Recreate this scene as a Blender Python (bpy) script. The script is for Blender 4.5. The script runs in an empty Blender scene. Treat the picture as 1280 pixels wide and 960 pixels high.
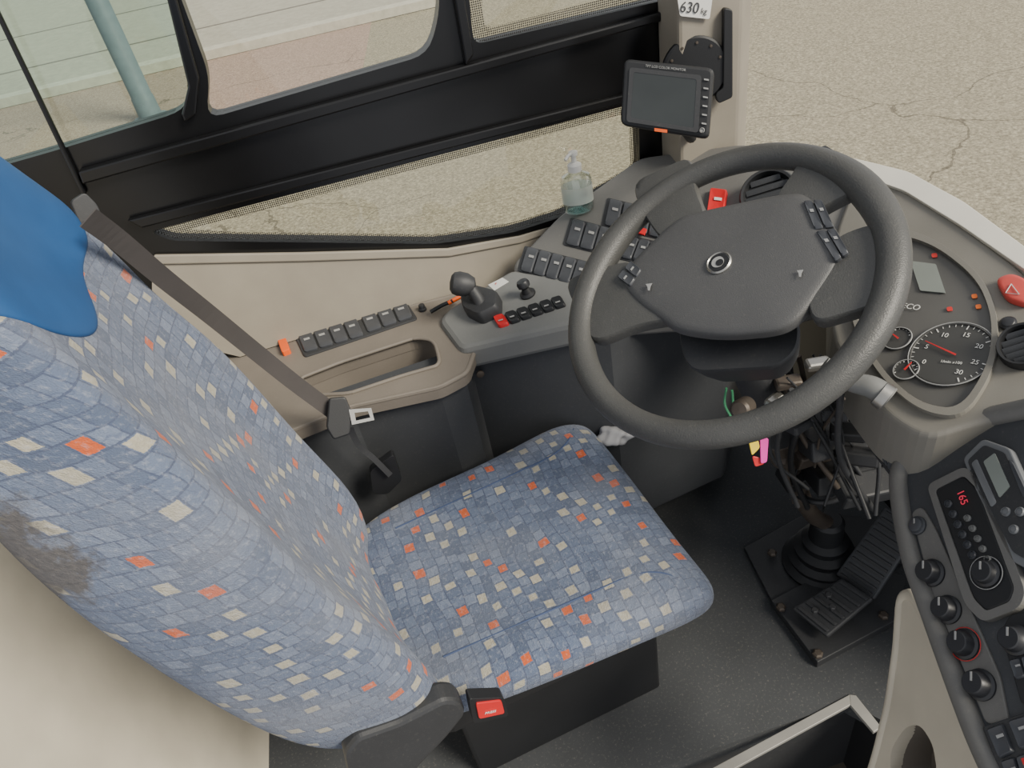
import bpy, bmesh, math, random
import numpy as np
from mathutils import Vector, Matrix
random.seed(4)
V=Vector
# ---------------------------------------------------------------- camera (matched to the photo)
F=924.0
CAM=V((0,0,1.65))
_a=math.radians(7); _p=math.radians(39); _r=math.radians(11.6)
fwd=V((math.sin(_a)*math.cos(_p),math.cos(_a)*math.cos(_p),-math.sin(_p)))
r0=V((math.cos(_a),-math.sin(_a),0))
up0=V((math.sin(_a)*math.sin(_p),math.cos(_a)*math.sin(_p),math.cos(_p)))
XC=r0*math.cos(_r)-up0*math.sin(_r)
YD=-r0*math.sin(_r)-up0*math.cos(_r)
cd=bpy.data.cameras.new("camera"); cam=bpy.data.objects.new("camera",cd)
bpy.context.collection.objects.link(cam)
cd.sensor_width=36; cd.lens=F*36/1280; cd.clip_start=0.02; cd.clip_end=300
M=Matrix(((XC.x,-YD.x,-fwd.x,CAM.x),(XC.y,-YD.y,-fwd.y,CAM.y),(XC.z,-YD.z,-fwd.z,CAM.z),(0,0,0,1)))
cam.matrix_world=M
bpy.context.scene.camera=cam
# surveying helpers: real-world planes sighted from the photo's viewpoint
def ray(u,v): return fwd*F+XC*(u-640)+YD*(v-480)
def mkplane(p,n): return (V(p),V(n).normalized())
def hit(u,v,pl,off=0.0):
    p,n=pl; d=ray(u,v); p=p+n*off
    return CAM+d*((p-CAM).dot(n)/d.dot(n))
def hz(u,v,z): return hit(u,v,(V((0,0,z)),V((0,0,1))))
def hy(u,v,y): return hit(u,v,(V((0,y,0)),V((0,1,0))))
def plane3(a,b,c):
    A,B,C=hz(*a),hz(*b),hz(*c); n=(B-A).cross(C-A).normalized()
    if n.z<0: n=-n
    return (A,n)
# ---------------------------------------------------------------- materials
def srgb(r,g,b):
    f=lambda c:(c/255/12.92 if c/255<=0.04045 else ((c/255+0.055)/1.055)**2.4)
    return (f(r),f(g),f(b),1)
class NT:
    def __init__(s,name):
        s.m=bpy.data.materials.new(name); s.m.use_nodes=True
        s.t=s.m.node_tree; s.b=s.t.nodes["Principled BSDF"]; s.out=s.t.nodes["Material Output"]
    def n(s,t,**k):
        x=s.t.nodes.new(t)
        for a,b in k.items(): setattr(x,a,b)
        return x
    def l(s,a,b): s.t.links.new(a,b)
    def put(s,sock,v):
        if isinstance(v,bpy.types.NodeSocket): s.l(v,sock)
        else: sock.default_value=v
    def math(s,op,a,b=0.0,c=None):
        x=s.n("ShaderNodeMath",operation=op); s.put(x.inputs[0],a); s.put(x.inputs[1],b)
        if c is not None: s.put(x.inputs[2],c)
        return x.outputs[0]
    def mix(s,f,a,b):
        x=s.n("ShaderNodeMix",data_type='RGBA'); s.put(x.inputs[0],f); s.put(x.inputs[6],a); s.put(x.inputs[7],b)
        return x.outputs[2]
    def noise(s,scale,vec=None,detail=3,rough=.5):
        x=s.n("ShaderNodeTexNoise"); x.inputs['Scale'].default_value=scale; x.inputs['Detail'].default_value=detail
        x.inputs['Roughness'].default_value=rough
        if vec is not None: s.l(vec,x.inputs['Vector'])
        return x
    def ramp(s,f,stops):
        x=s.n("ShaderNodeValToRGB"); e=x.color_ramp.elements
        while len(e)<len(stops): e.new(.5)
        for i,(p,c) in enumerate(stops): e[i].position=p; e[i].color=c
        s.l(f,x.inputs[0]); return x.outputs[0]
    def bump(s,h,st=.3,d=.001):
        x=s.n("ShaderNodeBump"); x.inputs['Strength'].default_value=st; x.inputs['Distance'].default_value=d
        s.l(h,x.inputs['Height']); s.l(x.outputs[0],s.b.inputs['Normal'])
    def obj(s): return s.n("ShaderNodeTexCoord").outputs['Object']
def g4(x): return (x,x,x,1)
def plastic(name,col,rough=.5,grain=900,bs=.25,var=.12,metal=0,spec=.5,dust=0):
    t=NT(name); c=srgb(*col); o=t.obj()
    n=t.noise(9,o,4); d=tuple(x*(1-var) for x in c[:3])+(1,); l=tuple(min(1,x*(1+var)) for x in c[:3])+(1,)
    cc=t.ramp(n.outputs[0],[(.3,d),(.7,l)])
    if dust:
        dn=t.noise(160,o,5,.8); cc=t.mix(t.ramp(dn.outputs[0],[(.56,g4(0)),(.75,g4(dust))]),cc,srgb(170,164,150))
    t.l(cc,t.b.inputs['Base Color'])
    t.b.inputs['Roughness'].default_value=rough; t.b.inputs['Metallic'].default_value=metal
    t.b.inputs['Specular IOR Level'].default_value=spec
    if bs: t.bump(t.noise(grain,o,2).outputs[0],bs,.0006)
    return t.m
def emis(name,col,st=1.0):
    t=NT(name); c=srgb(*col); t.b.inputs['Base Color'].default_value=c
    t.b.inputs['Emission Color'].default_value=c; t.b.inputs['Emission Strength'].default_value=st
    return t.m
def fabric(name,cu,cv,torn=None):
    t=NT(name)
    uv=t.n("ShaderNodeTexCoord").outputs['UV']
    dn=t.noise(5,uv,2); sub=t.n("ShaderNodeVectorMath",operation='SUBTRACT'); t.l(dn.outputs['Color'],sub.inputs[0]); sub.inputs[1].default_value=(.5,.5,.5)
    sc=t.n("ShaderNodeVectorMath",operation='SCALE'); t.l(sub.outputs[0],sc.inputs[0]); sc.inputs['Scale'].default_value=.05
    ad=t.n("ShaderNodeVectorMath",operation='ADD'); t.l(uv,ad.inputs[0]); t.l(sc.outputs[0],ad.inputs[1])
    sp=t.n("ShaderNodeSeparateXYZ"); t.l(ad.outputs[0],sp.inputs[0])
    y=t.math('MULTIPLY',sp.outputs[1],1/cv); row=t.math('FLOOR',y); fy=t.math('FRACT',y)
    x0=t.math('MULTIPLY',sp.outputs[0],1/cu); x=t.math('ADD',x0,t.math('MULTIPLY',row,.31))
    col=t.math('FLOOR',x); fx=t.math('FRACT',x)
    cb=t.n("ShaderNodeCombineXYZ"); t.l(col,cb.inputs[0]); t.l(row,cb.inputs[1])
    wn=t.n("ShaderNodeTexWhiteNoise",noise_dimensions='3D'); t.l(cb.outputs[0],wn.inputs[0])
    s2=t.n("ShaderNodeSeparateColor"); t.l(wn.outputs['Color'],s2.inputs[0])
    r1,r2,r3=wn.outputs['Value'],s2.outputs[1],s2.outputs[2]
    dx=t.math('ABSOLUTE',t.math('SUBTRACT',fx,.5)); dy=t.math('ABSOLUTE',t.math('SUBTRACT',fy,.5))
    mx=t.math('MAXIMUM',dx,dy)
    fz=t.noise(520,uv,3); fz2=t.noise(130,uv,4,.7); wear=t.noise(5,uv,4); fz3=t.noise(300,uv,3,.6)
    mxn=t.math('ADD',mx,t.math('MULTIPLY',t.math('SUBTRACT',fz3.outputs[0],.5),.14))
    ins=t.math('LESS_THAN',mxn,.455); ins2=t.math('LESS_THAN',mxn,t.math('ADD',.34,t.math('MULTIPLY',r3,.09)))
    base=t.ramp(r2,[(0,srgb(87,98,119)),(.35,srgb(99,111,134)),(.75,srgb(106,118,140)),(1,srgb(121,132,152))])
    c=t.mix(ins,srgb(82,91,113),base)
    wv=t.noise(16,uv,2); wl=t.math('LESS_THAN',t.math('FRACT',t.math('MULTIPLY',wv.outputs[0],11)),.09)
    c=t.mix(t.math('MULTIPLY',wl,.35),c,srgb(74,84,110))
    md=t.math('FLOORED_MODULO',t.math('ADD',col,t.math('MULTIPLY',row,1)),3.0)
    lat=t.math('LESS_THAN',md,.5)
    cream=t.mix(fz2.outputs[0],srgb(142,136,116),srgb(206,199,178))
    isor=t.math('MULTIPLY',t.math('MULTIPLY',t.math('GREATER_THAN',r1,.86),lat),ins2)
    iscr=t.math('MULTIPLY',t.math('MULTIPLY',t.math('MULTIPLY',t.math('GREATER_THAN',r1,.52),t.math('LESS_THAN',r1,.86)),lat),ins2)
    c=t.mix(iscr,c,cream); c=t.mix(isor,c,t.mix(fz2.outputs[0],srgb(184,80,36),srgb(224,112,58)))
    m=t.mix(t.ramp(wear.outputs[0],[(.45,g4(0)),(.75,g4(.45))]),c,srgb(146,148,152))
    m2=t.mix(t.math('MULTIPLY',fz.outputs[0],.35),m,srgb(58,64,82))
    m2=t.mix(t.ramp(fz2.outputs[0],[(.52,g4(0)),(.8,g4(.6))]),m2,srgb(166,170,180))
    if torn:
        ge=t.n("ShaderNodeNewGeometry"); dd=t.n("ShaderNodeVectorMath",operation='DISTANCE'); t.l(ge.outputs['Position'],dd.inputs[0]); dd.inputs[1].default_value=torn[:]
        tn=t.noise(22,t.obj(),5,.7)
        k=t.math('ADD',dd.outputs['Value'],t.math('MULTIPLY',tn.outputs[0],.2))
        kk=t.ramp(k,[(.170,g4(.9)),(.205,g4(0))])
        m2=t.mix(kk,m2,t.mix(fz2.outputs[0],srgb(30,32,38),srgb(112,106,100)))
    t.l(m2,t.b.inputs['Base Color']); t.b.inputs['Roughness'].default_value=.95
    t.b.inputs['Sheen Weight'].default_value=.15; t.b.inputs['Specular IOR Level'].default_value=.05
    h=t.math('ADD',t.math('MULTIPLY',ins,.2),t.math('ADD',t.math('MULTIPLY',fz.outputs[0],.8),t.math('MULTIPLY',fz2.outputs[0],1.3)))
    t.bump(h,.7,.003); return t.m
def asphalt(name,pal,speck=34):
    t=NT(name); o=t.obj()
    n1=t.noise(speck,o,6,.85); n2=t.noise(.35,o,3)
    c1=t.ramp(n1.outputs[0],[(.36,srgb(*pal[0])),(.5,srgb(*pal[1])),(.64,srgb(*pal[2]))])
    c2=t.mix(t.math('MULTIPLY',n2.outputs[0],.4),c1,srgb(*pal[3]))
    v=t.n("ShaderNodeTexVoronoi",feature='DISTANCE_TO_EDGE'); v.inputs['Scale'].default_value=.20
    dn=t.noise(.9,o,5,.5); add=t.n("ShaderNodeVectorMath",operation='ADD'); s=t.n("ShaderNodeVectorMath",operation='SCALE'); s.inputs['Scale'].default_value=1.1
    t.l(dn.outputs['Color'],s.inputs[0]); t.l(o,add.inputs[0]); t.l(s.outputs[0],add.inputs[1]); t.l(add.outputs[0],v.inputs['Vector'])
    mk_=t.ramp(t.noise(.3,o,2).outputs[0],[(.44,g4(0)),(.52,g4(1))])
    ck=t.math('MULTIPLY',t.math('LESS_THAN',v.outputs['Distance'],.0018),mk_)
    t.l(t.mix(t.math('MULTIPLY',ck,.55),c2,srgb(72,66,58)),t.b.inputs['Base Color']); t.b.inputs['Roughness'].default_value=.95
    t.b.inputs['Specular IOR Level'].default_value=.2
    t.bump(n1.outputs[0],.5,.01); return t.m
def glass(name,tint=(.9,.95,.92),refl=.07):
    t=NT(name); t.t.nodes.remove(t.b)
    a=t.n("ShaderNodeBsdfTransparent"); a.inputs[0].default_value=tint+(1,)
    g=t.n("ShaderNodeBsdfGlossy"); g.inputs['Roughness'].default_value=.03
    x=t.n("ShaderNodeMixShader"); x.inputs[0].default_value=refl
    t.l(a.outputs[0],x.inputs[1]); t.l(g.outputs[0],x.inputs[2]); t.l(x.outputs[0],t.out.inputs[0]); return t.m
def frit():
    t=NT("frit_dots"); o=t.obj(); sp=t.n("ShaderNodeSeparateXYZ"); t.l(o,sp.inputs[0])
    a=t.math('FRACT',t.math('MULTIPLY',sp.outputs[0],230)); b=t.math('FRACT',t.math('MULTIPLY',sp.outputs[2],230))
    d=t.math('ADD',t.math('POWER',t.math('SUBTRACT',a,.5),2),t.math('POWER',t.math('SUBTRACT',b,.5),2))
    k=t.math('LESS_THAN',d,.13)
    t.b.inputs['Base Color'].default_value=srgb(46,43,40); t.b.inputs['Roughness'].default_value=.4
    tr=t.n("ShaderNodeBsdfTransparent"); x=t.n("ShaderNodeMixShader"); t.l(k,x.inputs[0]); t.l(tr.outputs[0],x.inputs[1]); t.l(t.b.outputs[0],x.inputs[2])
    t.l(x.outputs[0],t.out.inputs[0]); return t.m
MAT=dict(
 fabric=fabric("seat_plush_fabric",.0245,.0225,torn=V((-.50,.65,1.085))), fabric_c=fabric("cushion_plush_fabric",.0225,.0225),
 asphalt=asphalt("asphalt",[(98,93,80),(144,137,118),(192,184,161),(140,133,115)]),
 pinkasphalt=asphalt("pinkish_asphalt",[(116,98,88),(156,137,123),(190,171,157),(160,133,121)]),
 vinyl=plastic("blue_vinyl",(42,84,134),.5,300,.15,.12,spec=.3),
 seam=plastic("seam_piping",(72,84,112),.9,300,.15,.12,spec=.1),
 dash=plastic("dash_grey_plastic",(100,99,96),.55,700,.35,.08,dust=.15),
 knee=plastic("knee_panel_plastic",(58,60,63),.6,700,.35,.08,dust=.1),
 module=plastic("grey_module_plastic",(112,113,111),.55,900,.2,.06,dust=.15),
 silver=plastic("silver_radio_plastic",(104,106,108),.45,900,.1,.06),
 warm=plastic("warm_grey_plastic",(120,117,109),.55,700,.3,.08),
 beige=plastic("beige_panel",(196,188,170),.6,500,.2,.08),
 taupe=plastic("taupe_side_panel",(138,131,118),.6,500,.25,.08,dust=.1),
 pocket=plastic("pocket_plastic",(112,105,96),.6,500,.25,.08,dust=.1),
 cream=plastic("cream_edge",(226,222,208),.5,500,.15,.05),
 dark=plastic("dark_plastic",(48,49,51),.55,700,.3,.1,dust=.1),
 darker=plastic("near_black_plastic",(28,29,31),.5,700,.3,.1),
 black=plastic("black_gloss_frame",(15,15,16),.28,300,.05,.15),
 wheel=plastic("wheel_rubber",(70,70,68),.45,500,1.0,.1,dust=.12),
 hub=plastic("wheel_hub_plastic",(76,76,76),.5,700,.9,.06,dust=.1),
 switch=plastic("switch_plastic",(64,66,70),.4,900,.1,.08),
 knob=plastic("knob_plastic",(40,41,44),.4,900,.1,.08),
 red=plastic("red_plastic",(200,40,42),.35,600,.05,.1),
 hazred=plastic("hazard_red",(206,78,70),.35,600,.05,.1),
 orange=plastic("orange_plastic",(226,92,28),.4,600,.05,.1),
 white=plastic("white_mark",(215,214,208),.5,600,.05,.04),
 greymark=plastic("grey_mark",(150,150,148),.5,600,0,.04),
 metal=plastic("brushed_steel",(170,168,162),.35,300,.15,.1,metal=.9),
 alu=plastic("aluminium_edge",(150,148,142),.5,200,.2,.12,metal=.3),
 iron=plastic("greasy_iron",(84,76,68),.5,150,.4,.3,metal=.4),
 floor=plastic("rubber_floor",(64,66,68),.8,350,.4,.08,spec=.25,dust=.35),
 step=plastic("brown_step",(72,66,58),.8,250,.4,.2),
 belt=plastic("belt_webbing",(66,62,60),.8,900,.5,.1),
 lcd=plastic("lcd_glass",(130,136,130),.2,300,0,.05),
 screen=plastic("monitor_screen",(48,52,52),.15,300,0,.15),
 dialface=plastic("dial_face",(66,66,64),.4,600,.05,.08),
 cluster=plastic("cluster_face",(88,87,84),.35,600,.05,.1),
 concrete=plastic("pavement_concrete",(166,161,147),.9,30,.4,.1),
 curb=plastic("curb_stone",(186,181,167),.9,30,.4,.1),
 pole=plastic("grey_painted_pole",(112,122,130),.5,60,.1,.08),
 pinktag=plastic("pink_tag",(232,60,170),.5,60,.1,.05),
 yellowtag=plastic("yellow_tag",(232,200,50),.5,60,.1,.05),
 greentag=plastic("green_wire",(60,130,90),.5,60,.1,.05),
 cloth=plastic("white_plastic_bag",(160,160,162),.5,60,.3,.1),
 ledred=emis("led_red",(214,50,74),.5), ledorange=emis("led_orange",(214,104,40),.2), lampred=emis("lamp_red",(200,52,46),.15),
 glass1=glass("window_glass",(.95,.96,.93),.04), glass2=glass("tinted_window_glass",(.80,.90,.84),.05), frit=frit())
def bottlemat():
    t=NT("clear_bottle"); t.t.nodes.remove(t.b)
    a=t.n("ShaderNodeBsdfTransparent"); a.inputs[0].default_value=(.9,.94,.92,1)
    g=t.n("ShaderNodeBsdfGlossy"); g.inputs['Roughness'].default_value=.08
    lw=t.n("ShaderNodeLayerWeight"); lw.inputs[0].default_value=.45
    x=t.n("ShaderNodeMixShader"); t.l(t.math('ADD',t.math('MULTIPLY',lw.outputs['Facing'],.6),.12),x.inputs[0])
    t.l(a.outputs[0],x.inputs[1]); t.l(g.outputs[0],x.inputs[2]); t.l(x.outputs[0],t.out.inputs[0]); return t.m
MAT['bottle']=bottlemat()
MAT['gel']=glass("sanitizer_gel",(.72,.88,.86),.1)
def labelmat():
    t=NT("bottle_label"); t.b.inputs['Base Color'].default_value=srgb(206,212,204); t.b.inputs['Alpha'].default_value=.55; return t.m
MAT['blabel']=labelmat()
# ---------------------------------------------------------------- object helpers
W={}
def adopt(o,parent):
    o.parent=parent; o.matrix_parent_inverse=Matrix.Translation(-W[parent.name])
def finish(o,loc,parent=None,label=None,kind=None,group=None):
    bpy.context.collection.objects.link(o); o.location=loc; W[o.name]=V(loc)
    if parent is not None: adopt(o,parent)
    if label: o["label"]=label
    if kind: o["kind"]=kind
    if group: o["group"]=group
    return o
def thing(name,label,cat,loc):
    o=bpy.data.objects.new(name,None); o.empty_display_size=.05
    o["category"]=cat
    return finish(o,V(loc),None,label)
def mk(name,verts,faces,mat,parent=None,smooth=False,uv=None,bevel=0,sub=0,label=None,kind=None,cat=None,angle=None,seg=2):
    vs=[V(v) for v in verts]
    lo=V([min(v[i] for v in vs) for i in range(3)]); hi=V([max(v[i] for v in vs) for i in range(3)]); c=(lo+hi)/2
    me=bpy.data.meshes.new(name); me.from_pydata([v-c for v in vs],[],faces); me.update()
    if uv is not None:
        l=me.uv_layers.new(name="UVMap")
        k=0
        for fi,f in enumerate(faces):
            for j in range(len(f)): l.data[k].uv=uv[fi][j]; k+=1
    bm=bmesh.new(); bm.from_mesh(me); bmesh.ops.recalc_face_normals(bm,faces=bm.faces); bm.to_mesh(me); bm.free()
    me.materials.append(MAT[mat] if isinstance(mat,str) else mat)
    if smooth: me.polygons.foreach_set("use_smooth",[True]*len(me.polygons))
    if angle: me.set_sharp_from_angle(angle=math.radians(angle))
    o=bpy.data.objects.new(name,me)
    if bevel:
        b=o.modifiers.new("bevel",'BEVEL'); b.width=bevel; b.segments=seg; b.limit_method='ANGLE'; b.angle_limit=math.radians(35)
    if sub:
        s=o.modifiers.new("sub",'SUBSURF'); s.levels=sub; s.render_levels=sub
    if cat: o["category"]=cat
    return finish(o,c,parent,label,kind)
def rnd(pts,r,k=4):
    """round the corners of a 2d polygon"""
    out=[];n=len(pts)
    for i in range(n):
        p=V(pts[i]).to_2d(); a=V(pts[i-1]).to_2d(); b=V(pts[(i+1)%n]).to_2d()
        ra=min(r,(a-p).length*.45); rb=min(r,(b-p).length*.45)
        s=p+(a-p).normalized()*ra; e=p+(b-p).normalized()*rb
        for j in range(k+1):
            t=j/k; q=s*(1-t)**2+p*2*t*(1-t)+e*t*t; out.append((q.x,q.y))
    return out
def prism(name,pts,n,h,mat,parent=None,bevel=0,**k):
    n=V(n).normalized(); m=len(pts)
    vs=[V(p) for p in pts]+[V(p)-n*h for p in pts]
    fs=[list(range(m)),list(range(2*m-1,m-1,-1))]+[[i,(i+1)%m,m+(i+1)%m,m+i] for i in range(m)]
    return mk(name,vs,fs,mat,parent,bevel=bevel,**k)
def pp(name,pix,pl,h,mat,parent=None,off=0,bevel=0,r=0,**k):
    if r: pix=rnd(pix,r)
    return prism(name,[hit(u,v,pl,off) for u,v in pix],pl[1],h,mat,parent,bevel,**k)
def dome(name,pts,n,h,base,mat,parent=None,prof=None,**k):
    n=V(n).normalized(); pts=[V(p) for p in pts]; c=sum(pts,V())/len(pts); m=len(pts)
    prof=prof or [(1,-base),(1,h*.45),(.97,h*.8),(.9,h*.95),(.7,h)]
    vs=[];fs=[]
    for s,z in prof: vs+=[c+(p-c)*s+n*z for p in pts]
    for i in range(len(prof)-1):
        for j in range(m): fs.append([i*m+j,i*m+(j+1)%m,(i+1)*m+(j+1)%m,(i+1)*m+j])
    vs.append(c+n*prof[-1][1]); t=len(vs)-1; q=(len(prof)-1)*m
    for j in range(m): fs.append([q+j,q+(j+1)%m,t])
    fs.append(list(range(m-1,-1,-1)))
    return mk(name,vs,fs,mat,parent,smooth=True,angle=40,**k)
def pdome(name,pix,pl,h,base,mat,parent=None,off=0,r=0,**k):
    if r: pix=rnd(pix,r)
    return dome(name,[hit(u,v,pl,off) for u,v in pix],pl[1],h,base,mat,parent,**k)
def holed(name,outer,holes,n,h,mat,parent=None,bevel=0,**k):
    n=V(n).normalized(); o=V(outer[0]); e1=(V(outer[1])-o).normalized(); e2=n.cross(e1).normalized()
    cu=bpy.data.curves.new("tmp",'CURVE'); cu.dimensions='2D'; cu.fill_mode='BOTH'; cu.extrude=h/2
    for loop in [outer]+holes:
        sp=cu.splines.new('POLY'); sp.points.add(len(loop)-1); sp.use_cyclic_u=True
        for i,p in enumerate(loop):
            q=V(p)-o; sp.points[i].co=(q.dot(e1),q.dot(e2),0,1)
    ob=bpy.data.objects.new("tmp",cu); bpy.context.collection.objects.link(ob)
    me=bpy.data.meshes.new_from_object(ob.evaluated_get(bpy.context.evaluated_depsgraph_get()))
    vs=[o+e1*v.co.x+e2*v.co.y+n*(v.co.z-h/2) for v in me.vertices]; fs=[list(p.vertices) for p in me.polygons]
    bpy.data.objects.remove(ob); bpy.data.curves.remove(cu); bpy.data.meshes.remove(me)
    ob=mk(name,vs,fs,mat,parent,bevel=bevel,**k)
    bm=bmesh.new(); bm.from_mesh(ob.data); bmesh.ops.remove_doubles(bm,verts=bm.verts,dist=1e-5); bmesh.ops.recalc_face_normals(bm,faces=bm.faces); bm.to_mesh(ob.data); bm.free()
    return ob
def text(s,pos,xd,n,size,mat,parent,name="lettering"):
    cu=bpy.data.curves.new("tmp",'FONT'); cu.body=s; cu.size=size; cu.align_x='CENTER'; cu.align_y='CENTER'; cu.extrude=.0002
    ob=bpy.data.objects.new("tmp",cu); bpy.context.collection.objects.link(ob)
    me=bpy.data.meshes.new_from_object(ob.evaluated_get(bpy.context.evaluated_depsgraph_get()))
    n=V(n).normalized(); xd=V(xd); xd=(xd-n*xd.dot(n)).normalized(); yd=n.cross(xd)
    vs=[V(pos)+xd*v.co.x+yd*v.co.y+n*(v.co.z+.0006) for v in me.vertices]; fs=[list(p.vertices) for p in me.polygons]
    bpy.data.objects.remove(ob); bpy.data.curves.remove(cu)
    return mk(name,vs,fs,mat,parent)
def ptext(s,u,v,u2,v2,pl,size,mat,parent,off=.001,name="lettering"):
    a=hit(u,v,pl,off); b=hit(u2,v2,pl,off); return text(s,a,b-a,pl[1],size,mat,parent,name)
def catmull(P,k=6):
    P=[V(p) for p in P]; out=[]
    for i in range(len(P)-1):
        a=P[i-1] if i else P[0]*2-P[1]; b,c=P[i],P[i+1]; d=P[i+2] if i+2<len(P) else P[-1]*2-P[-2]
        for j in range(k):
            t=j/k; out.append(.5*((2*b)+(c-a)*t+(2*a-5*b+4*c-d)*t*t+(3*b-a-3*c+d)*t**3))
    out.append(P[-1]); return out
def tube(name,P,r,mat,parent=None,k=6,seg=10,smooth=True,**kw):
    P2=catmull(P,k) if k else [V(p) for p in P]
    if isinstance(r,(list,tuple)):
        rr=[np.interp(i/(len(P2)-1)*(len(r)-1),range(len(r)),r) for i in range(len(P2))]
    else: rr=[r]*len(P2)
    vs=[];fs=[]; T=(P2[1]-P2[0]).normalized(); a=T.orthogonal().normalized()
    for i,p in enumerate(P2):
        T=(P2[min(i+1,len(P2)-1)]-P2[max(i-1,0)]).normalized(); a=(a-T*a.dot(T)).normalized(); b=T.cross(a)
        for j in range(seg):
            t=2*math.pi*j/seg; vs.append(p+(a*math.cos(t)+b*math.sin(t))*rr[i])
    for i in range(len(P2)-1):
        for j in range(seg): fs.append([i*seg+j,i*seg+(j+1)%seg,(i+1)*seg+(j+1)%seg,(i+1)*seg+j])
    fs.append(list(range(seg-1,-1,-1))); q=(len(P2)-1)*seg; fs.append([q+j for j in range(seg)])
    return mk(name,vs,fs,mat,parent,smooth=True,angle=50,**kw)
def lathe(name,base,axis,prof,mat,parent=None,seg=28,sx=1.0,sy=1.0,xd=None,**k):
    ax=V(axis).normalized(); a=(V(xd)-ax*V(xd).dot(ax)).normalized() if xd is not None else ax.orthogonal().normalized(); b=ax.cross(a)
    vs=[];fs=[];m=seg
    for r,h in prof:
        for j in range(seg):
            t=2*math.pi*j/seg; vs.append(V(base)+ax*h+(a*math.cos(t)*sx+b*math.sin(t)*sy)*max(r,1e-5))
    for i in range(len(prof)-1):
        for j in range(m): fs.append([i*m+j,i*m+(j+1)%m,(i+1)*m+(j+1)%m,(i+1)*m+j])
    fs.append(list(range(m-1,-1,-1))); q=(len(prof)-1)*m; fs.append([q+j for j in range(m)])
    return mk(name,vs,fs,mat,parent,smooth=True,angle=35,**k)
def torus(name,c,n,R,r,mat,parent=None,seg=72,rs=14,rf=None,x0=None,**k):
    n=V(n).normalized(); a=(V(x0)-n*V(x0).dot(n)).normalized() if x0 is not None else n.orthogonal().normalized(); b=n.cross(a); vs=[];fs=[]
    for i in range(seg):
        t=2*math.pi*i/seg; d=a*math.cos(t)+b*math.sin(t); q=r*(rf(t) if rf else 1)
        for j in range(rs):
            s=2*math.pi*j/rs; vs.append(V(c)+d*(R+(r-q)+q*math.cos(s))+n*q*math.sin(s))
    for i in range(seg):
        for j in range(rs): fs.append([i*rs+j,((i+1)%seg)*rs+j,((i+1)%seg)*rs+(j+1)%rs,i*rs+(j+1)%rs])
    return mk(name,vs,fs,mat,parent,smooth=True,**k)
def box(name,c,h,mat,parent=None,ax=None,bevel=.003,**k):
    ax=ax or (V((1,0,0)),V((0,1,0)),V((0,0,1))); c=V(c)
    P=[c+ax[0]*h[0]*sx+ax[1]*h[1]*sy+ax[2]*h[2] for sx,sy in ((-1,-1),(1,-1),(1,1),(-1,1))]
    return prism(name,P,ax[2],2*h[2],mat,parent,bevel,**k)
def ribbon(name,P,w,nrm,th,mat,parent=None,k=6,**kw):
    P=catmull(P,k); nrm=V(nrm).normalized(); vs=[];fs=[]
    for i,p in enumerate(P):
        T=(P[min(i+1,len(P)-1)]-P[max(i-1,0)]).normalized(); s=T.cross(nrm).normalized(); q=s.cross(T)
        vs+=[p+s*w/2+q*th/2,p-s*w/2+q*th/2,p-s*w/2-q*th/2,p+s*w/2-q*th/2]
    for i in range(len(P)-1):
        for j in range(4): fs.append([i*4+j,i*4+(j+1)%4,i*4+4+(j+1)%4,i*4+4+j])
    fs+= [[3,2,1,0],[len(vs)-4,len(vs)-3,len(vs)-2,len(vs)-1]]
    return mk(name,vs,fs,mat,parent,**kw)
def loft(name,rings,mat,parent=None,sub=2,**k):
    m=len(rings[0]); vs=[p for r in rings for p in r]; fs=[];uv=[]
    U=[];vv=[[0]*(m+1)]
    for i,r in enumerate(rings):
        c=[0]
        for j in range(m): c.append(c[-1]+(r[(j+1)%m]-r[j]).length)
        h=c[m//2]; U.append([x-h for x in c])
        if i: vv.append([vv[-1][0]+(rings[i][m//2]-rings[i-1][m//2]).length]*(m+1))
    for i in range(len(rings)-1):
        for j in range(m):
            fs.append([i*m+j,i*m+(j+1)%m,(i+1)*m+(j+1)%m,(i+1)*m+j])
            uv.append([(U[i][j],vv[i][j]),(U[i][j+1],vv[i][j+1]),(U[i+1][j+1],vv[i+1][j+1]),(U[i+1][j],vv[i+1][j])])
    for e,s in ((0,-1),(len(rings)-1,1)):
        c=sum(rings[e],V())/m; vs.append(c); t=len(vs)-1
        for j in range(m):
            fs.append([e*m+j,e*m+(j+1)%m,t]); uv.append([(U[e][j],vv[e][j]),(U[e][j+1],vv[e][j+1]),(0,vv[e][0]+s*.1)])
    return mk(name,vs,fs,mat,parent,smooth=True,uv=uv,sub=sub,**k)
Z=V((0,0,1))
def row(parent,quad,pl,n,h=.005,mat='switch',mark='greymark',gap=.06,off=0,name="rocker_switch",special={}):
    A,B,C,D=[V(q).to_2d() for q in quad]
    for i in range(n):
        t0=(i+gap)/n; t1=(i+1-gap)/n
        q=[A.lerp(B,t0),A.lerp(B,t1),D.lerp(C,t1),D.lerp(C,t0)]
        s=pdome(name,[(p.x,p.y) for p in q],pl,h,.004,special.get(i,mat),parent,off,r=3,prof=[(1,-.004),(1,h*.5),(.88,h),(.5,h*.8)])
        if mark:
            c=sum(q,V((0,0)))/4; e=(q[1]-q[0])*.22; g=(q[3]-q[0])*.05; c=c-(q[3]-q[0])*.18
            pp("switch_symbol",[(c-e-g)[:],(c+e-g)[:],(c+e+g)[:],(c-e+g)[:]],pl,.0008,mark,s,off+h+.0006)
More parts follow.
